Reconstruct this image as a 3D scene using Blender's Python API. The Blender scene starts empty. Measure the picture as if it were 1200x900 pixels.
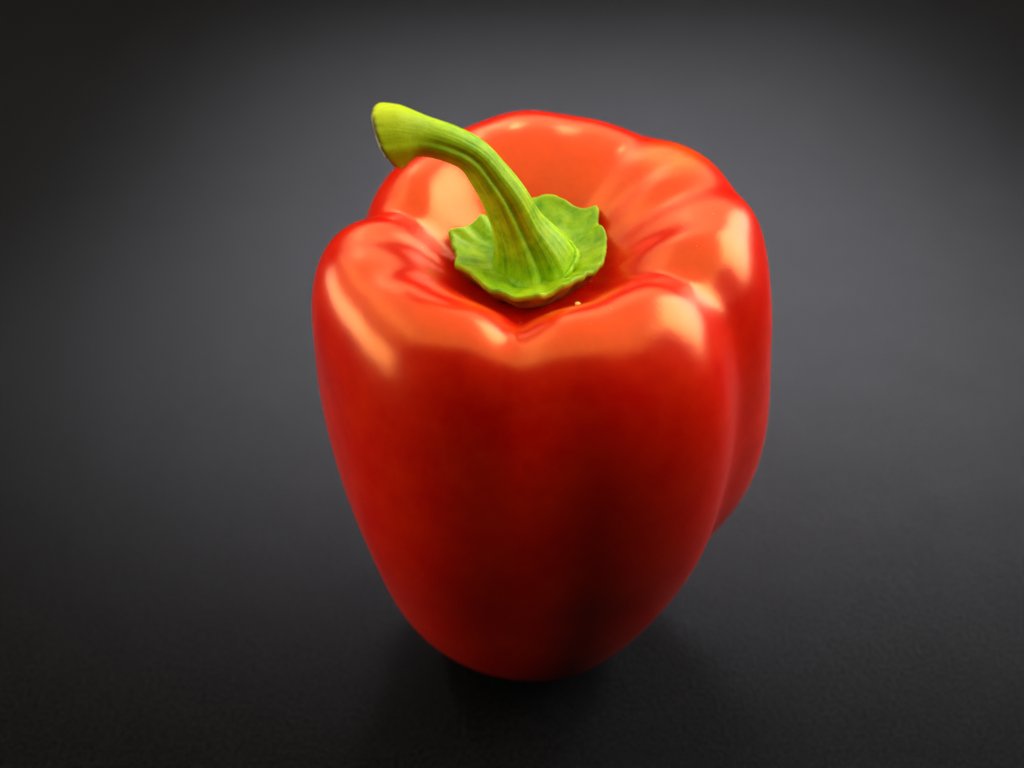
import bpy, math
import numpy as np
from mathutils import Vector, Matrix, noise

S = 0.01                      # the shapes below are written in centimetres
scene = bpy.context.scene
R = math.radians

# ------------------------------------------------------------------ camera
cam_data = bpy.data.cameras.new("camera")
cam = bpy.data.objects.new("camera", cam_data)
scene.collection.objects.link(cam)
scene.camera = cam
cam_data.sensor_width = 36.0
cam_data.lens = 60.0
cam_data.clip_start = 0.01
cam_data.clip_end = 50.0
E_CAM, D_CAM = R(41.0), 32.0
target = Vector((-0.3, 0.45, 5.85))
fw = Vector((0, math.cos(E_CAM), -math.sin(E_CAM)))
cam.location = (target - fw * D_CAM) * S
cam.rotation_euler = (math.pi / 2 - E_CAM, 0, 0)
cam_data.dof.use_dof = True
cam_data.dof.focus_distance = 0.2905
cam_data.dof.aperture_fstop = 11.0

# ------------------------------------------------------------------ world and lamps
world = bpy.data.worlds.new("World")
scene.world = world
world.use_nodes = True
bg = world.node_tree.nodes["Background"]
bg.inputs["Color"].default_value = (0.8, 0.85, 1.0, 1)
bg.inputs["Strength"].default_value = 0.003

def area_lamp(name, loc, aim, w, h, power, colour=(1, 1, 1), spread=180.0):
    L = bpy.data.lights.new(name, 'AREA')
    L.shape = 'RECTANGLE'; L.size = w * S; L.size_y = h * S
    L.energy = power; L.color = colour; L.spread = R(spread)
    o = bpy.data.objects.new(name, L)
    scene.collection.objects.link(o)
    o.location = Vector(loc) * S
    o.rotation_euler = (Vector(aim) - Vector(loc)).to_track_quat('-Z', 'Y').to_euler()
    return o

# large panels overhead and behind, soft boxes rear, right and left; added fills marked
area_lamp("rear_left_table_fill", (-10, 40, 30), (-2, 16, 0), 40, 14, 0.20, (1.0, 0.975, 0.97), 40)  # added fill, repeated below, to lighten the table behind the pepper
area_lamp("rear_left_table_fill", (-10, 40, 30), (-2, 16, 0), 40, 14, 0.03, (1.0, 0.975, 0.99), 40)
area_lamp("rear_left_table_fill", (-10, 40, 30), (-2, 16, 0), 40, 14, 0.03, (1.0, 0.975, 0.99), 40)
area_lamp("rear_softbox", (1, 38, 38), (2.0, 13.5, 0), 18, 14, 1.4, (0.98, 0.975, 1.0), 22)
area_lamp("rear_left_table_fill", (-28, 28, 38), (-6.5, 7.5, 0), 10, 10, 0.10, (1.0, 0.975, 0.99), 14)  # added narrow beam: brightens the table left of the pepper, missing the fruit
area_lamp("rear_right_table_fill", (36, 28, 38), (11.0, 6.5, 0), 12, 11, 0.30, (1.0, 0.975, 0.97), 17)  # same on the right: an added beam for the table only
area_lamp("ceiling_panel", (0, 8, 80), (0, 8.01, 0), 160, 98, 6.0, (1.0, 0.92, 0.66), 180)
area_lamp("rear_ceiling_panel", (0, 88, 72), (0, 0, 8), 200, 56, 2.9, (1.0, 0.92, 0.66), 120)
area_lamp("right_softbox", (55, 27, 38), (0, 2, 8), 60, 54, 2.6, (1.0, 0.94, 0.95), 110)
area_lamp("left_softbox", (-64, 12, 56), (0, 0, 6), 100, 60, 0.7, (1.0, 0.92, 0.70), 110)
area_lamp("left_low_fill", (-64, 6, 15), (0, 0, 6), 76, 24, 1.0, (1.0, 0.94, 0.80), 110)  # added low fill that lifts the left front of the pepper

scene.view_settings.view_transform = 'Standard'
scene.view_settings.look = 'None'
scene.view_settings.exposure = 0.0
scene.view_settings.gamma = 1.0
scene.view_settings.use_curve_mapping = False
scene.cycles.use_denoising = True

# ------------------------------------------------------------------ node helpers
def new_mat(name):
    m = bpy.data.materials.new(name); m.use_nodes = True
    nt = m.node_tree
    return m, nt, nt.nodes["Principled BSDF"]

def node(nt, kind, **kw):
    n = nt.nodes.new(kind)
    for k, v in kw.items():
        if k in n.inputs: n.inputs[k].default_value = v
        else: setattr(n, k, v)
    return n

def ramp(nt, src, stops):
    n = nt.nodes.new("ShaderNodeValToRGB")
    e = n.color_ramp.elements
    while len(e) < len(stops): e.new(0.5)
    for el, (p, c) in zip(e, stops):
        el.position = p; el.color = c if len(c) == 4 else (*c, 1)
    nt.links.new(src, n.inputs["Fac"])
    return n

def mixc(nt, fac, a, b, blend='MIX'):
    n = nt.nodes.new("ShaderNodeMix"); n.data_type = 'RGBA'; n.blend_type = blend
    for sock, v in ((n.inputs[0], fac), (n.inputs[6], a), (n.inputs[7], b)):
        if hasattr(v, "links"): nt.links.new(v, sock)
        else: sock.default_value = v if not isinstance(v, tuple) or len(v) == 4 else (*v, 1)
    return n.outputs[2]

def coords(nt, scale=(1, 1, 1)):
    t = nt.nodes.new("ShaderNodeTexCoord"); m = nt.nodes.new("ShaderNodeMapping")
    m.inputs["Scale"].default_value = scale
    nt.links.new(t.outputs["Object"], m.inputs["Vector"])
    return m.outputs["Vector"]

def noise_tex(nt, vec, scale, detail=3, rough=0.5):
    n = nt.nodes.new("ShaderNodeTexNoise")
    n.inputs["Scale"].default_value = scale; n.inputs["Detail"].default_value = detail
    n.inputs["Roughness"].default_value = rough
    nt.links.new(vec, n.inputs["Vector"])
    return n.outputs["Fac"]

def bump(nt, height, strength, dist):
    n = nt.nodes.new("ShaderNodeBump")
    n.inputs["Strength"].default_value = strength; n.inputs["Distance"].default_value = dist
    nt.links.new(height, n.inputs["Height"])
    return n

# ------------------------------------------------------------------ materials
# red waxy skin
skin, nt, p = new_mat("red_pepper_skin")
v = coords(nt)
patch = noise_tex(nt, v, 120, 6, .68)
col = mixc(nt, ramp(nt, patch, [(.35, (0, 0, 0)), (.7, (1, 1, 1))]).outputs["Color"], (0.80, 0.003, 0.0002), (0.94, 0.020, 0.0003))
# one unripe, yellowish patch on the far right shoulder
geo_pos = nt.nodes.new("ShaderNodeTexCoord").outputs["Object"]
dist = node(nt, "ShaderNodeVectorMath", operation='DISTANCE')
nt.links.new(geo_pos, dist.inputs[0]); dist.inputs[1].default_value = (0.0262, 0.0215, 0.0985)
spot = ramp(nt, dist.outputs["Value"], [(0.0, (1, 1, 1)), (0.007, (0, 0, 0))])
spotn = mixc(nt, 1.0, spot.outputs["Color"], noise_tex(nt, v, 260, 2), 'MULTIPLY')
col = mixc(nt, spotn, col, (0.75, 0.28, 0.01))
nt.links.new(col, p.inputs["Base Color"])
p.inputs["Roughness"].default_value = 0.235
p.inputs["IOR"].default_value = 1.85
p.inputs["Specular Tint"].default_value = (1.0, 0.38, 0.06, 1)
p.inputs["Specular IOR Level"].default_value = 1.0
p.inputs["Coat Weight"].default_value = 0.24
p.inputs["Coat Roughness"].default_value = 0.33
p.inputs["Coat IOR"].default_value = 1.5
p.inputs["Subsurface Weight"].default_value = 0.15
p.inputs["Subsurface Radius"].default_value = (1.0, 0.25, 0.1)
p.inputs["Subsurface Scale"].default_value = 0.003
b1 = bump(nt, noise_tex(nt, v, 75, 2), 0.13, 0.002)
b2 = bump(nt, noise_tex(nt, v, 1300, 4, .7), 0.10, 0.0003)
nt.links.new(b1.outputs[0], b2.inputs["Normal"]); nt.links.new(b2.outputs[0], p.inputs["Normal"])
nt.links.new(b1.outputs[0], p.inputs["Coat Normal"])

def green_mat(name, dark, mid, light, sc=(1, 1, 1), yel=None):
    m, nt, p = new_mat(name)
    uv = nt.nodes.new("ShaderNodeUVMap"); mp = nt.nodes.new("ShaderNodeMapping")
    mp.inputs["Scale"].default_value = sc
    nt.links.new(uv.outputs["UV"], mp.inputs["Vector"])
    streak0 = noise_tex(nt, mp.outputs["Vector"], 1.0, 5, .65)
    v = coords(nt)
    streak = mixc(nt, 0.5, streak0, noise_tex(nt, v, 420, 4, .6))
    blot = noise_tex(nt, v, 140, 4, .6)
    base = ramp(nt, streak, [(.3, dark), (.52, mid), (.75, light)]).outputs["Color"]
    c = mixc(nt, ramp(nt, blot, [(.45, (0, 0, 0)), (.72, (.5, .5, .5))]).outputs["Color"], base, light)
    if yel:      # the colour turns yellow towards the cut end
        sep = nt.nodes.new("ShaderNodeSeparateXYZ"); nt.links.new(uv.outputs["UV"], sep.inputs[0])
        rr = ramp(nt, sep.outputs["Y"], [(.62, (0, 0, 0)), (1.0, (.9, .9, .9))])
        c = mixc(nt, rr.outputs["Color"], c, yel)
        rb = ramp(nt, sep.outputs["Y"], [(.962, (0, 0, 0)), (.978, (1, 1, 1))])
        fl = mixc(nt, 1.0, rb.outputs["Color"], ramp(nt, noise_tex(nt, v, 700, 3), [(.34, (0.25, 0.25, 0.25)), (.46, (1, 1, 1))]).outputs["Color"], 'MULTIPLY')
        c = mixc(nt, fl, c, (0.10, 0.04, 0.008))
    nt.links.new(c, p.inputs["Base Color"])
    p.inputs["Roughness"].default_value = 0.5
    p.inputs["Specular IOR Level"].default_value = 0.28
    p.inputs["Subsurface Weight"].default_value = 0.2
    p.inputs["Subsurface Radius"].default_value = (0.6, 1.0, 0.15)
    p.inputs["Subsurface Scale"].default_value = 0.0015
    b1 = bump(nt, streak, 0.35, 0.0006); b2 = bump(nt, noise_tex(nt, v, 1400, 3, .6), 0.25, 0.0002)
    nt.links.new(b1.outputs[0], b2.inputs["Normal"]); nt.links.new(b2.outputs[0], p.inputs["Normal"])
    return m
stem_mat = green_mat("green_stem", (0.07, 0.34, 0.001), (0.32, 0.62, 0.001), (0.60, 0.82, 0.002), (44, 5.0, 1), (0.62, 0.70, 0.002))
calyx_mat = green_mat("green_calyx", (0.08, 0.28, 0.001), (0.28, 0.50, 0.001), (0.54, 0.70, 0.002), (5, 3.0, 1))

under_mat, nt, p = new_mat("browned_underside")
c = ramp(nt, noise_tex(nt, coords(nt), 250, 3), [(.35, (0.10, 0.07, 0.01)), (.6, (0.28, 0.28, 0.03))]).outputs["Color"]
nt.links.new(c, p.inputs["Base Color"]); p.inputs["Roughness"].default_value = 0.6

wood_mat, nt, p = new_mat("cut_stem_core")
c = ramp(nt, noise_tex(nt, coords(nt), 600, 4), [(.35, (0.20, 0.13, 0.03)), (.6, (0.55, 0.50, 0.22))]).outputs["Color"]
nt.links.new(c, p.inputs["Base Color"]); p.inputs["Roughness"].default_value = 0.8

crumb_mat, nt, p = new_mat("pale_yellow_crumb")
p.inputs["Base Color"].default_value = (0.75, 0.55, 0.10, 1); p.inputs["Roughness"].default_value = 0.6
dust_mat, nt, p = new_mat("pale_dust")
p.inputs["Base Color"].default_value = (0.8, 0.55, 0.35, 1); p.inputs["Roughness"].default_value = 0.8

table_mat, nt, p = new_mat("black_card")
v = coords(nt)
fib = noise_tex(nt, v, 1100, 4, .65); cloud = noise_tex(nt, v, 90, 5, .6)
c1 = ramp(nt, fib, [(.3, (0.0018, 0.0018, 0.0021)), (.7, (0.0108, 0.0108, 0.0119))]).outputs["Color"]
c = mixc(nt, 1.0, c1, ramp(nt, cloud, [(.3, (.90, .90, .90)), (.7, (1.04, 1.04, 1.04))]).outputs["Color"], 'MULTIPLY')
nt.links.new(c, p.inputs["Base Color"])
p.inputs["Roughness"].default_value = 0.85
p.inputs["Specular IOR Level"].default_value = 0.02
b1 = bump(nt, fib, 0.8, 0.0006); b2 = bump(nt, cloud, 0.25, 0.001)
nt.links.new(b1.outputs[0], b2.inputs["Normal"]); nt.links.new(b2.outputs[0], p.inputs["Normal"])

# ------------------------------------------------------------------ mesh helpers
def link_mesh(name, verts, faces, mats, parent=None, uvs=None, face_mat=None, scale=S):
    me = bpy.data.meshes.new(name)
    me.from_pydata([tuple(float(x) * scale for x in q) for q in verts], [], faces)
    for m in mats: me.materials.append(m)
    me.polygons.foreach_set("use_smooth", [True] * len(me.polygons))
    if face_mat is not None: me.polygons.foreach_set("material_index", face_mat)
    if uvs is not None:
        layer = me.uv_layers.new(name="UVMap")
        for poly in me.polygons:
            us = [uvs[i][0] for i in poly.vertices]
            wrap = max(us) - min(us) > 0.5
            for li, vi in zip(poly.loop_indices, poly.vertices):
                u, w = uvs[vi]
                layer.data[li].uv = (u + 1.0 if wrap and u < 0.5 else u, w)
    me.update()
    o = bpy.data.objects.new(name, me)
    scene.collection.objects.link(o)
    if parent: o.parent = parent
    return o

def grid_faces(m, n, off=0, flip=False):
    out = []
    for i in range(m - 1):
        for j in range(n):
            a, b = off + i * n + j, off + i * n + (j + 1) % n
            c, d = b + n, a + n
            out.append((a, d, c, b) if flip else (a, b, c, d))
    return out

# ---- pepper body shape (centimetres, origin on the table under the calyx) ----
PROFILE = np.array([(0.0,8.45),(0.55,8.45),(1.05,8.45),(1.5,8.72),(1.95,9.22),(2.45,9.52),(3.0,9.5),(3.52,9.12),(3.92,8.4),
                    (4.12,7.4),(4.12,6.3),(3.93,5.15),(3.58,4.0),(3.1,2.8),(2.5,1.7),(1.9,0.85),(1.25,0.3),(0.6,0.1),(0.0,0.35)])
PROFILE[:,1]*=1.06; PROFILE[11:18,0]*=np.array([1.02,1.05,1.08,1.12,1.15,1.15,1.1]); NP_ = len(PROFILE)
KNOT_TH = np.arange(24)*15.0
def periodic(vals, th):
    """smooth periodic interpolation (Catmull-Rom) of 24 values every 15 degrees"""
    n=len(vals); x=(th/(360.0/n))%n; i=np.floor(x).astype(int); f=x-i
    p=[vals[(i+k)%n] for k in (-1,0,1,2)]
    return 0.5*((2*p[1])+(-p[0]+p[2])*f+(2*p[0]-5*p[1]+4*p[2]-p[3])*f*f+(-p[0]+3*p[1]-3*p[2]+p[3])*f**3)
def adiff(a,b): return (a-b+180.0)%360.0-180.0
# grooves: angle, half width (deg), depth at cavity, crest, flank, foot
GROOVES = [(-95,14,.24,.30,.14,.0),(-24,12,.20,.30,.40,.26),(22,11,.10,.17,.14,.1),(56,14,.18,.27,.18,.1),
           (118,14,.08,.10,.10,.1),(162,12,.10,.34,.50,.15)]
CREASES = [(-172,8,.04),(-150,8,.05),(-97,6,.08),(-62,9,.03),(39,8,.09),(3,9,.06),(80,10,.08),(106,9,.06)]
def body_surface(th, v, corr):
    """th degrees (n,), v 0..1 (m,) -> (m,n,3)"""
    x=np.clip(v*(NP_-1),0,NP_-1-1e-9); i=np.floor(x).astype(int); f=(x-i)[:,None]
    P=lambda k: PROFILE[np.clip(i+k,0,NP_-1)]
    p0,p1,p2,p3=P(-1),P(0),P(1),P(2)
    rz=((1-f)**3*p0+(3*f**3-6*f*f+4)*p1+(-3*f**3+3*f*f+3*f+1)*p2+f**3*p3)/6   # B-spline
    r=rz[:,0][:,None]*np.ones_like(th)[None]; z=rz[:,1][:,None]*np.ones_like(th)[None]
    t=(v*(NP_-1))[:,None]
    sm=lambda a,b,x: (lambda q: q*q*(3-2*q))(np.clip((x-a)/(b-a),0,1))
    wcav=sm(1.0,3.5,t)*(1-sm(4,6.5,t)); wcr=sm(3,6,t)*(1-sm(7.5,10.5,t)); wfl=sm(6.5,10,t)*(1-sm(11,15,t)); wft=sm(11.5,14.5,t)*(1-sm(16.2,17.8,t))
    dr=np.zeros_like(r); dz=np.zeros_like(r)
    for a,w,c0,c1,c2,c3 in GROOVES:
        g=np.exp(-np.abs(adiff(th,a)/w)**1.85)[None]
        dr-=g*(c1*.55*wcr+c2*wfl+c3*wft); dz-=g*(c0*wcav*.9+c1*wcr*.9)
    for a,w,c in CREASES:
        g=np.exp(-(adiff(th,a)/w)**2)[None]; dz-=g*c*(wcav+ .6*wcr)
    # corr: rows of 24 values: crest/upper, shoulder, middle, low, foot radius factors and crest height
    wr=[sm(2.5,6,t)*(1-sm(6,9.5,t)), sm(6,9.5,t)*(1-sm(9,12.5,t)), sm(9,12.5,t)*(1-sm(12,15.5,t)), sm(12,15.5,t)*(1-sm(15.5,18,t))]
    s=sum(w*periodic(corr[k],th)[None] for k,w in enumerate(wr))
    dzc=periodic(corr[4],th)[None]*sm(3,6,t)*(1-sm(7.5,12,t))
    r=r*(1+s)+dr; r=np.maximum(r,0); z=z+dz+dzc
    tr=np.radians(th)[None]
    return np.stack([r*np.cos(tr),r*np.sin(tr),z],-1)

CORR = np.array([[ 0.121, 0.215, 0.225, 0.247, 0.228, 0.169, 0.166, 0.116, 0.06 ,-0.021,-0.074,-0.04 , 0.019, 0.057, 0.051, 0.034, 0.017, 0.005,-0.003,-0.008,-0.009,-0.003, 0.014, 0.053],
 [ 0.059, 0.059, 0.055, 0.05 , 0.047, 0.039, 0.028, 0.009,-0.019,-0.052,-0.071,-0.064,-0.063,-0.071,-0.063,-0.036,-0.012, 0.006, 0.016, 0.023, 0.032, 0.046, 0.061, 0.071],
 [ 0.17 , 0.138, 0.088, 0.046, 0.019, 0.006,-0.   ,-0.003,-0.007,-0.014,-0.026,-0.045,-0.068,-0.083,-0.056,-0.002, 0.02 , 0.027, 0.03 , 0.037, 0.045, 0.059, 0.087, 0.11 ],
 [-0.003,-0.001, 0.003, 0.005, 0.004, 0.003, 0.001,-0.002,-0.005,-0.008,-0.01 ,-0.009,-0.001, 0.018, 0.048, 0.085, 0.11 , 0.131, 0.153, 0.165, 0.132, 0.077, 0.031, 0.005],
 [ 0.039, 0.077, 0.101, 0.132, 0.127, 0.101, 0.097, 0.072, 0.048, 0.014,-0.012,-0.008, 0.004, 0.014, 0.014, 0.01 , 0.006, 0.001,-0.003,-0.006,-0.008,-0.008,-0.003, 0.012]])

# ------------------------------------------------------------------ table
def build_table():
    n = 2
    vs = [(-200, -120, 0), (200, -120, 0), (200, 280, 0), (-200, 280, 0)]
    vs += [(x, y, -0.3) for x, y, z in vs]
    fs = [(0, 1, 2, 3), (7, 6, 5, 4), (0, 4, 5, 1), (1, 5, 6, 2), (2, 6, 7, 3), (3, 7, 4, 0)]
    o = link_mesh("table_surface", vs, fs, [table_mat])
    o.data.polygons.foreach_set("use_smooth", [False] * 6)
    o["kind"] = "structure"
    o["label"] = "matt black card table surface with fine grain under the pepper"
build_table()

# ------------------------------------------------------------------ the pepper
pepper = bpy.data.objects.new("bell_pepper", None)
pepper.empty_display_size = 0.02
scene.collection.objects.link(pepper)
pepper["label"] = "glossy red bell pepper standing upright on black card, with curved green stem"
pepper["category"] = "bell pepper"

TH = np.arange(0, 360, 0.75); VV = np.linspace(0.004, 0.996, 300)
grid = body_surface(TH, VV, CORR)
zmin = grid[..., 2].min()
grid[..., 2] -= zmin                      # the foot touches the table
nv, nth = grid.shape[:2]
vs = grid.reshape(-1, 3).tolist()
fs = grid_faces(nv, nth, flip=True)
top = len(vs); vs.append(tuple(grid[0].mean(0))); bot = len(vs); vs.append(tuple(grid[-1].mean(0)))
for j in range(nth):
    fs.append((top, j, (j + 1) % nth))
    fs.append((bot, (nv - 1) * nth + (j + 1) % nth, (nv - 1) * nth + j))
body = link_mesh("body", vs, fs, [skin], pepper)

def skin_z(x, y):
    """height of the upper skin at x, y (cm)"""
    up = grid[:130].reshape(-1, 3)
    d = (up[:, 0] - x) ** 2 + (up[:, 1] - y) ** 2
    return up[np.argmin(d)]

# calyx: a cupped ragged collar round the foot of the stem
CX, CY = 0.10, 0.14
cal_th = np.array([-180,-159,-143,-126,-114,-104,-94,-84,-69,-55,-41,-26,-8,18,27,36,47,51,65,76,86,110,138,150,160,166,172])
cal_r = np.array([1.33,1.40,1.37,1.36,1.39,1.44,1.42,1.33,1.22,1.16,1.16,1.18,1.15,1.25,1.28,1.34,1.60,1.50,1.38,1.40,1.38,1.26,1.20,1.22,1.35,1.47,1.41])
def cal_radius(t):
    return np.interp(t, cal_th, cal_r, period=360)
def smooth(a, b, x):
    q = np.clip((x - a) / (b - a), 0, 1); return q * q * (3 - 2 * q)
def build_calyx():
    ts = np.arange(-180, 180, 1.5); n = len(ts); tr = np.radians(ts)
    Rr = cal_radius(ts)
    def ring_noise(fr, seed):
        return np.array([noise.noise(Vector((math.cos(q) * fr, math.sin(q) * fr, seed))) for q in tr])
    wav = 0.14 * ring_noise(2.2, 3.1) + 0.09 * ring_noise(4.5, 7.7) + 0.02 * ring_noise(11.0, 1.3)
    Rr = Rr + 0.06 * ring_noise(3.0, 9.0) + 0.025 * ring_noise(10.0, 5.0)
    tip = 0.10 * np.exp(-(((ts - 47 + 180) % 360 - 180) / 7) ** 2) + 0.07 * np.exp(-(((ts - 166 + 180) % 360 - 180) / 7) ** 2)
    rows = []; uv = []
    def add(r, z, w):
        rows.append(np.stack([CX + r * np.cos(tr), CY + r * np.sin(tr), z], -1)); uv.extend([((a + 180) / 360, w) for a in ts])
    M = 26
    for k in range(M):                        # upper face from the stem outwards
        f = k / (M - 1)
        r = 0.35 + (Rr - 0.35) * f
        z = 9.03 + 0.27 * f ** 2.0 + (wav + tip) * f ** 2 - 0.05 * np.sin(f * math.pi) \
            + 0.07 * ring_noise(2.6, 4 + f) * np.sin(f * math.pi) + 0.035 * np.array([noise.noise(Vector((math.cos(q) * 3.2 * (.4 + f), math.sin(q) * 3.2 * (.4 + f), 6 + 3 * f))) for q in tr]) * f ** .5 + 0.10 * (1 - smooth(0, .55, f))
        add(r, z, f)
    ze = z
    add(Rr + 0.03, ze + 0.0, 1.0); add(Rr + 0.055, ze - 0.045, 1.0); add(Rr + 0.04, ze - 0.10, 1.0)
    nt_up = (len(rows) - 1) * n
    for k in range(1, 12):                    # underside back to the fruit
        f = k / 11
        add(Rr * (1 - .30 * f ** 1.1) - 0.03 * f, (ze - 0.14) * (1 - f) + (8.62) * f - 0.03 * np.sin(f * math.pi), 1.0)
    V = np.concatenate(rows).tolist(); F = grid_faces(len(rows), n)
    fm = [0 if k < nt_up else 1 for k in range(len(F))]
    return link_mesh("calyx", V, F, [calyx_mat, under_mat], pepper, uv, fm)
build_calyx()

# stem: swept tube with a five-ribbed section, deep groove at the front, flared at the foot and at the cut
PATH = np.array([(0.176, 0.05, 8.71), (0.055, 0.05, 8.937), (0.009, 0.05, 9.214), (-0.188, 0.03, 9.781), (-0.417, 0.0, 10.386), (-0.673, 0.0, 10.843),
                 (-0.944, -0.02, 11.25), (-1.329, -0.05, 11.507), (-1.75, -0.06, 11.65), (-2.08, -0.08, 11.69), (-2.33, -0.1, 11.68)])
RAD = np.array([.6, .84, .69, .46, .385, .335, .30, .305, .34, .49, .575])
def build_stem():
    m = 150
    x = np.linspace(0, len(PATH) - 1 - 1e-6, m); i = x.astype(int); f = (x - i)
    def cr(A):
        A = np.asarray(A, float); n = len(A)
        g = lambda k: A[np.clip(i + k, 0, n - 1)]
        F_ = f[:, None] if A.ndim > 1 else f
        return 0.5 * (2 * g(0) + (g(1) - g(-1)) * F_ + (2 * g(-1) - 5 * g(0) + 4 * g(1) - g(2)) * F_ ** 2 + (3 * g(0) - g(-1) - 3 * g(1) + g(2)) * F_ ** 3)
    P = cr(PATH); Rd = cr(RAD)
    T = np.gradient(P, axis=0); T /= np.linalg.norm(T, axis=1)[:, None]
    n = 144; a = np.arange(n) * 2 * np.pi / n
    verts = []; uv = []
    for k in range(m):
        t = T[k]; B = np.array([0, 1.0, 0]); B = B - t * (B @ t); B /= np.linalg.norm(B); N = np.cross(B, t)   # B points away, N to the upper right
        s = k / (m - 1); tw = a + 0.35 * s
        groove = np.exp(-(np.abs(((tw - 5.02 + np.pi) % (2 * np.pi)) - np.pi) / .22) ** 1.4)
        groove2 = np.exp(-((((tw - 4.1 + np.pi) % (2 * np.pi)) - np.pi) / .2) ** 2)
        groove3 = np.exp(-((((tw - 5.9 + np.pi) % (2 * np.pi)) - np.pi) / .25) ** 2)
        amp = 1 - .85 * smooth(.55, .85, s)
        rad = Rd[k] * (1 + .022 * np.cos(5 * tw + 1.2) - .24 * groove * amp - .03 * groove2 * amp * (1 - s) - .04 * groove3 * amp
                       + (.006 * np.sin(17 * tw + 3 * s) + .004 * np.sin(31 * tw - 5 * s)) * (1 - smooth(.6, .85, s)) + .012 * np.sin(3 * tw + 2.0) * smooth(.6, .9, s))
        if k > m - 9:                           # rounded, slightly ragged lip at the cut
            e = (k - (m - 9)) / 8.0
            rag = np.array([noise.noise(Vector((math.cos(q) * 3, math.sin(q) * 3, 2.0))) + .6 * noise.noise(Vector((math.cos(q) * 9, math.sin(q) * 9, 5.0))) for q in a])
            rad = rad * (1 - .16 * e ** 2.5 + .05 * rag * e)
        cen = P[k]
        off = np.outer(rad * np.cos(tw), N) + np.outer(rad * np.sin(tw), B)
        q = cen + off
        if s > .74:                              # the cut is slanted: lower edge comes further back
            q = q + np.outer((rad * np.cos(tw) * .36 - rad * np.sin(tw) * .16) * float(smooth(.80, 1, s)), t)
        verts.append(q); uv.extend([(ang / (2 * np.pi), s) for ang in a])
    V = np.concatenate(verts).tolist(); F = grid_faces(m, n)
    stem = link_mesh("stem", V, F, [stem_mat], pepper, uv)
    # end face of the cut, slightly dished, a part of the stem
    ring = verts[-1]; cen = ring.mean(0); t = T[-1]
    rows = [ring, cen + (ring - cen) * .93 + t * .03, cen + (ring - cen) * .8 - t * .02, cen + (ring - cen) * .5 - t * .06, cen + (ring - cen) * .2 - t * .04]
    VV_ = np.concatenate(rows).tolist(); FF = grid_faces(len(rows), n)
    c = len(VV_); VV_.append((cen - t * .04).tolist()); o = (len(rows) - 1) * n
    FF += [(o + j, o + (j + 1) % n, c) for j in range(n)]
    link_mesh("cut_end", VV_, FF, [wood_mat], stem)
    return stem
build_stem()

# ------------------------------------------------------------------ crumb and dust
def lump(rad, seed, n=10, m=7, flat=.7):
    out = []
    for i in range(m + 1):
        for j in range(n):
            ph = math.pi * i / m; th = 2 * math.pi * j / n
            d = Vector((math.sin(ph) * math.cos(th), math.sin(ph) * math.sin(th), math.cos(ph) * flat))
            out.append(d * rad * (1 + .35 * noise.noise(d * 1.7 + Vector((seed, 0, 0)))))
    return out, grid_faces(m + 1, n, flip=True)
q = skin_z(0.78, -1.55)
vs, fs = lump(0.055, 3)
crumb = link_mesh("crumb", [tuple(v) for v in vs], fs, [crumb_mat])
crumb.location = Vector((q[0], q[1], q[2] + 0.02)) * S
crumb["label"] = "tiny pale yellow crumb lying on the red skin just in front of the calyx"
crumb["category"] = "crumb"

rng = np.random.RandomState(4)
dv, df = [], []
gp = grid[20:190]
for k in range(110):
    i = int(rng.beta(1.0, 5.0) * 165); j = int(((rng.normal(-50, 60)) % 360) / 0.75) % nth
    c = gp[i, j]; vs, fs = lump(rng.choice([.004, .005, .006, .012], p=[.4, .3, .22, .08]), k, 5, 3, .5)
    o = len(dv); dv += [(c[0] + v[0], c[1] + v[1], c[2] + v[2]) for v in vs]; df += [tuple(o + a for a in f) for f in fs]
dust = link_mesh("dust_specks", dv, df, [dust_mat], pepper)
dust["kind"] = "stuff"
